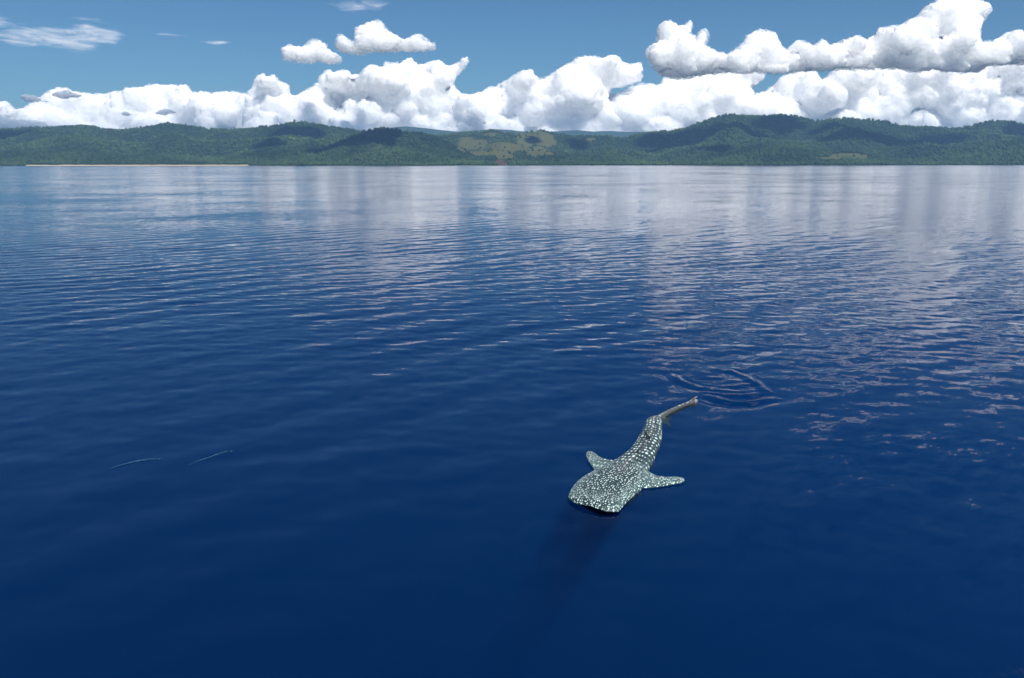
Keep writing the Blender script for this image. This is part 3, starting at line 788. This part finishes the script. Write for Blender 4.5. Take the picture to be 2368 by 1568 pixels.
def shark_material():
    m, nt, out, N, L, M, VM, MR, MIX = nodes_of('whale_shark_skin')
    at = N('ShaderNodeAttribute', attribute_name='skin')        # along the spine, across it, nearness to the rim
    sp = N('ShaderNodeSeparateXYZ'); L(at.outputs['Vector'], sp.inputs[0])
    s, t, rim = sp.outputs
    geo = N('ShaderNodeNewGeometry')
    ps = N('ShaderNodeSeparateXYZ'); L(geo.outputs['Position'], ps.inputs[0])
    # slow warp so that the rows are not ruled
    wz = N('ShaderNodeTexNoise'); wz.inputs['Scale'].default_value = 2.3; wz.inputs['Detail'].default_value = 2
    L(at.outputs['Vector'], wz.inputs['Vector'])
    wv = VM('SCALE', VM('SUBTRACT', wz.outputs['Color'], (.5, .5, .5)), scale=.10)
    v2 = VM('ADD', at.outputs['Vector'], wv)
    flat = N('ShaderNodeSeparateXYZ'); L(v2, flat.inputs[0])
    def spots(sx, st, rnd, lo, hi):
        cm = N('ShaderNodeCombineXYZ'); L(M('MULTIPLY', flat.outputs[0], sx), cm.inputs[0]); L(M('MULTIPLY', flat.outputs[1], st), cm.inputs[1])
        vo = N('ShaderNodeTexVoronoi', voronoi_dimensions='2D'); vo.inputs['Scale'].default_value = 1; vo.inputs['Randomness'].default_value = rnd
        L(cm.outputs[0], vo.inputs['Vector'])
        cs = N('ShaderNodeSeparateColor'); L(vo.outputs['Color'], cs.inputs[0])
        r_ = M('MULTIPLY', M('ADD', cs.outputs[0], .35), .9)
        return MR(M('DIVIDE', vo.outputs['Distance'], r_), lo, hi, 1.0, 0.0)
    head = spots(10.5, 17.0, .55, .19, .35)
    headf = spots(13, 22, .65, .23, .42)
    body = spots(4.6, 11.5, .35, .19, .32)
    lines = N('ShaderNodeMath'); lines.operation = 'SINE'
    L(M('MULTIPLY', flat.outputs[0], 4.6 * 6.283), lines.inputs[0])
    ln = M('MULTIPLY', MR(lines.outputs[0], .6, .98), .13)
    on_body = MR(s, 1.9, 3.0)
    edge = M('MULTIPLY', MR(rim, .5, .98), MR(s, 3.6, 2.2))
    nose = MR(s, .9, .15)
    dense = M('MAXIMUM', edge, nose)
    hs = N('ShaderNodeMix'); L(dense, hs.inputs[0]); L(head, hs.inputs[2]); L(headf, hs.inputs[3])
    bs = M('MAXIMUM', body, ln)
    fin = MR(M('ABSOLUTE', t), .76, .86)
    wgt = M('MULTIPLY', on_body, M('SUBTRACT', 1.0, fin))
    mixs = N('ShaderNodeMix'); L(wgt, mixs.inputs[0]); L(hs.outputs[0], mixs.inputs[2]); L(bs, mixs.inputs[3])
    nz = N('ShaderNodeTexNoise'); nz.inputs['Scale'].default_value = 26; nz.inputs['Detail'].default_value = 4
    L(geo.outputs['Position'], nz.inputs['Vector'])
    dark = MIX(nz.outputs[0], (.012, .027, .031), (.032, .048, .052))
    ridge = M('MULTIPLY', MR(M('ABSOLUTE', t), .09, .02), M('MULTIPLY', MR(s, 1.3, 2.2), .8))
    dark = MIX(ridge, dark, (.085, .080, .088))
    dark = MIX(M('MULTIPLY', M('MAXIMUM', edge, fin), .45), dark, (.09, .155, .155))
    stem = MR(s, 6.4, 6.9)
    dark = MIX(stem, dark, MIX(nz.outputs[0], (.035, .040, .042), (.115, .115, .115)))
    white = MIX(nz.outputs[0], (.46, .63, .60), (.64, .76, .72))
    amt = M('MULTIPLY', mixs.outputs[0], M('SUBTRACT', 1.0, M('MULTIPLY', stem, .55)))
    col = MIX(amt, dark, white)
    tip = MR(s, 9.15, 9.3)
    col = MIX(tip, col, (.45, .34, .30))
    high = M('MULTIPLY', MR(ps.outputs[2], .245, .27), MR(s, 3.0, 3.2))
    col = MIX(high, col, (.008, .011, .014))  # dark of the dorsal fin's shadow side, put into its colour
    mouth_shade = M('MULTIPLY', MR(ps.outputs[2], .045, .02), MR(s, .75, .5))  # mouth slot, with the shade under the lip painted into the colour
    col = MIX(mouth_shade, col, (.006, .008, .009))
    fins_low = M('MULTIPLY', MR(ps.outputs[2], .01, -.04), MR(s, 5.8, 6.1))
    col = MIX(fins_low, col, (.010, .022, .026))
    p = N('ShaderNodeBsdfPrincipled'); L(col, p.inputs['Base Color'])
    p.inputs['Roughness'].default_value = .42; p.inputs['Specular IOR Level'].default_value = .35
    bp = N('ShaderNodeBump'); bp.inputs['Strength'].default_value = .25; bp.inputs['Distance'].default_value = .01
    L(nz.outputs[0], bp.inputs['Height']); L(bp.outputs[0], p.inputs['Normal'])
    L(p.outputs[0], out.inputs[0])
    return m

def build_shark():
    S, tt = crom(SECT, 170)
    Lp, Rp = S[:, 0], S[:, 1]
    thin = np.interp(tt, [16, 18, 22], [1, .78, .62])[:, None]
    c = (Lp + Rp) / 2; hv = (Rp - Lp) / 2 * thin; hw = np.linalg.norm(hv, axis=1)
    k = tt / (len(SECT) - 1)
    top = np.interp(tt, [0, 1, 3, 6, 9, 13, 15, 17, 18, 20, 22], [.05, .09, .14, .19, .20, .17, .13, .08, .065, .06, .04])
    bot = np.interp(tt, [0, 1, 2, 4, 7, 10, 14, 17, 22], [.06, .14, .34, .55, .66, .55, .34, .20, .10])
    na = 56
    ph = np.linspace(0, 2 * math.pi, na, endpoint=False)
    cs, sn = np.cos(ph), np.sin(ph)
    lat = np.sign(cs) * np.abs(cs) ** .75
    V = []
    sd = np.concatenate([[0], np.cumsum(np.linalg.norm(np.diff(c, axis=0), axis=1))])
    for i in range(len(S)):
        up = sn > 0
        z = (.045 - .022 * float(sstep(6.2, 7.0, sd[i]))) + np.where(up, top[i] * np.abs(sn) ** 1.05, -bot[i] * np.abs(sn) ** 1.1)
        keel = sstep(2.0, 3.0, sd[i]) * (1 - sstep(6.3, 6.8, sd[i]))
        z = z + np.where(up, keel * (.03 * np.exp(-(lat / .10) ** 2) + .012 * np.exp(-((np.abs(lat) - .5) / .07) ** 2)), 0)
        lt = np.where(up, lat, lat * (1 - .25 * np.abs(sn)))
        back = np.where(up, 0, np.abs(sn) * .35 * (1 - sstep(.0, .9, sd[i])))     # the upper lip juts over the mouth
        ax = c[min(i + 1, len(c) - 1)] - c[max(i - 1, 0)]; ax = ax / np.linalg.norm(ax)
        P = c[i] + hv[i] * lt[:, None] + ax * back[:, None]
        V.append(np.concatenate([P, z[:, None]], 1))
    V = np.concatenate(V)
    F = []
    n = len(S)
    for i in range(n - 1):
        for j in range(na):
            j2 = (j + 1) % na
            F.append((i * na + j, i * na + j2, (i + 1) * na + j2, (i + 1) * na + j))
    parts = [(V, F)]
    bm = bmesh.new()
    def addto(V, F, cap=None):
        vv = [bm.verts.new(v) for v in V]
        for f in F:
            q = list(dict.fromkeys(f))
            try: bm.faces.new([vv[x] for x in q])
            except ValueError: pass
        if cap:
            for cc in cap: bm.faces.new([vv[x] for x in cc])
    addto(V, F, cap=[list(range(na)), list(range((n - 1) * na, n * na))[::-1]])
    addto(*slab(FIN_L, -.01, .075))
    addto(*slab(FIN_R, -.01, .075))
    addto(*blade((3.42, 20.26, .16), (3.64, 20.84, .16), (3.30, 20.60, .46), .2, .06))
    addto(*blade((3.74, 21.62, .17), (3.87, 22.0, .15), (3.92, 22.02, .30), .15, .02))
    # tail fin: upright, most of it under water, the upper tip breaking out
    addto(*blade((5.15, 24.36, .06), (5.62, 24.76, .04), (5.66, 24.86, .15), .05, .03))
    addto(*blade((5.56, 24.74, .02), (5.20, 24.40, -.04), (5.56, 24.80, -.30), .0, .03))
    # pelvic fin and anal fin under the hind body
    addto(*blade((4.08, 22.72, -.02), (4.60, 23.45, -.04), (4.50, 22.80, -.28), .0, .10))
    bmesh.ops.recalc_face_normals(bm, faces=bm.faces)
    me = bpy.data.meshes.new('whale_shark'); bm.to_mesh(me); bm.free()
    o = bpy.data.objects.new('whale_shark', me); C.objects.link(o)
    md = o.modifiers.new('r', 'REMESH'); md.mode = 'VOXEL'; md.voxel_size = .021; md.use_smooth_shade = True
    md = o.modifiers.new('s', 'SMOOTH'); md.iterations = 2; md.factor = .5
    m2 = bpy.data.meshes.new_from_object(o.evaluated_get(bpy.context.evaluated_depsgraph_get()))
    o.modifiers.clear(); o.data = m2; bpy.data.meshes.remove(me); m2.name = 'whale_shark'
    m2.polygons.foreach_set('use_smooth', np.ones(len(m2.polygons), bool))
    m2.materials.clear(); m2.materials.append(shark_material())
    co = np.empty(len(m2.vertices) * 3, np.float32); m2.vertices.foreach_get('co', co); co = co.reshape(-1, 3)
    sa = np.empty(len(co)); ta = np.empty(len(co)); ra = np.empty(len(co))
    ax = np.gradient(c, axis=0); ax /= np.linalg.norm(ax, axis=1)[:, None]
    nr = np.stack([ax[:, 1], -ax[:, 0]], 1)
    for a in range(0, len(co), 4000):
        q = co[a:a + 4000, :2]
        d = ((q[:, None] - c[None]) ** 2).sum(-1); i = d.argmin(1)
        dl = q - c[i]
        sa[a:a + 4000] = sd[i] + (dl * ax[i]).sum(1)
        ta[a:a + 4000] = (dl * nr[i]).sum(1)
        ra[a:a + 4000] = np.abs(ta[a:a + 4000]) / np.maximum(hw[i], .05)
    at = m2.attributes.new('skin', 'FLOAT_VECTOR', 'POINT')
    at.data.foreach_set('vector', np.stack([sa, ta, ra], 1).astype(np.float32).ravel())
    tag(o, 'white spotted dark grey whale shark swimming at the surface with spread pectoral fins', 'whale shark')
    return o
shark = build_shark()

def build_needlefish(path, label, tailz):
    P, t = crom(path, 26)
    f = np.linspace(0, 1, 26)
    rad = .019 * np.interp(f, [0, .12, .3, .55, .8, .93, 1], [.10, .35, .85, 1.0, .75, .38, .30])
    ax = np.gradient(P, axis=0); ax /= np.linalg.norm(ax, axis=1)[:, None]
    nr = np.stack([ax[:, 1], -ax[:, 0]], 1)
    ph = np.linspace(0, 2 * math.pi, 12, endpoint=False)
    V = [np.concatenate([P[i] + nr[i] * (np.cos(ph) * rad[i])[:, None], (.008 + np.sin(ph) * rad[i] * 1.15)[:, None]], 1) for i in range(26)]
    V = np.concatenate(V); F = [(i * 12 + j, i * 12 + (j + 1) % 12, (i + 1) * 12 + (j + 1) % 12, (i + 1) * 12 + j) for i in range(25) for j in range(12)]
    bm = bmesh.new()
    vv = [bm.verts.new(v) for v in V]
    for q in F: bm.faces.new([vv[x] for x in q])
    bm.faces.new(vv[:12]); bm.faces.new(vv[-12:][::-1])
    e, d, s_ = P[-1], ax[-1], nr[-1]
    def fin(pts, th=.006):
        a = [bm.verts.new((*p[:2], p[2] + th)) for p in pts]; b = [bm.verts.new((*p[:2], p[2] - th)) for p in pts]
        bm.faces.new(a); bm.faces.new(b[::-1])
        for k in range(len(pts)):
            k2 = (k + 1) % len(pts); bm.faces.new((a[k2], a[k], b[k], b[k2]))
    pt = lambda al, ac, z: (*(e + d * al + s_ * ac), z)
    fin([pt(-.05, .008, .014), pt(.10, .055, .02), pt(.05, .0, .014)]); fin([pt(-.05, -.008, .014), pt(.05, .0, .014), pt(.12, -.05, .02)])
    m_ = P[13]; dm, sm_ = ax[13], nr[13]
    q = lambda al, ac, z: (*(m_ + dm * al + sm_ * ac), z)
    fin([q(-.04, .015, .012), q(.06, .075, .012), q(.04, .015, .012)])
    bmesh.ops.recalc_face_normals(bm, faces=bm.faces)
    me = bpy.data.meshes.new('needlefish'); bm.to_mesh(me); bm.free()
    me.polygons.foreach_set('use_smooth', np.ones(len(me.polygons), bool))
    m = bpy.data.materials.get('needlefish_skin_sea_tint')
    if m is None:
        m, nt, out, N, L, M, VM, MR, MIX = nodes_of('needlefish_skin_sea_tint')
        geo = N('ShaderNodeNewGeometry'); nz = N('ShaderNodeTexNoise'); nz.inputs['Scale'].default_value = 14; nz.inputs['Detail'].default_value = 4
        L(geo.outputs['Position'], nz.inputs['Vector'])
        b = N('ShaderNodeBsdfPrincipled'); L(MIX(MR(nz.outputs[0], .3, .7), (.010, .045, .10), (.022, .085, .165)), b.inputs['Base Color']); b.inputs['Roughness'].default_value = .8; b.inputs['Specular IOR Level'].default_value = .1  # blue light of the water over the fish is put into this colour
        L(b.outputs[0], out.inputs[0])
    me.materials.append(m)
    o = bpy.data.objects.new('needlefish', me); C.objects.link(o)
    tag(o, label, 'fish', 'needlefish swimming at the surface')
build_needlefish([(-9.47, 18.93), (-9.29, 19.2), (-9.07, 19.43), (-8.83, 19.59), (-8.63, 19.63), (-8.56, 19.61)], 'slim pale blue needlefish with a gently curved body, further from the whale shark', 0)
build_needlefish([(-7.69, 19.2), (-7.55, 19.51), (-7.37, 19.75), (-7.23, 20.02), (-7.1, 20.18), (-7.03, 20.19)], 'slim straight pale blue needlefish with a forked tail, nearer to the whale shark', 0)
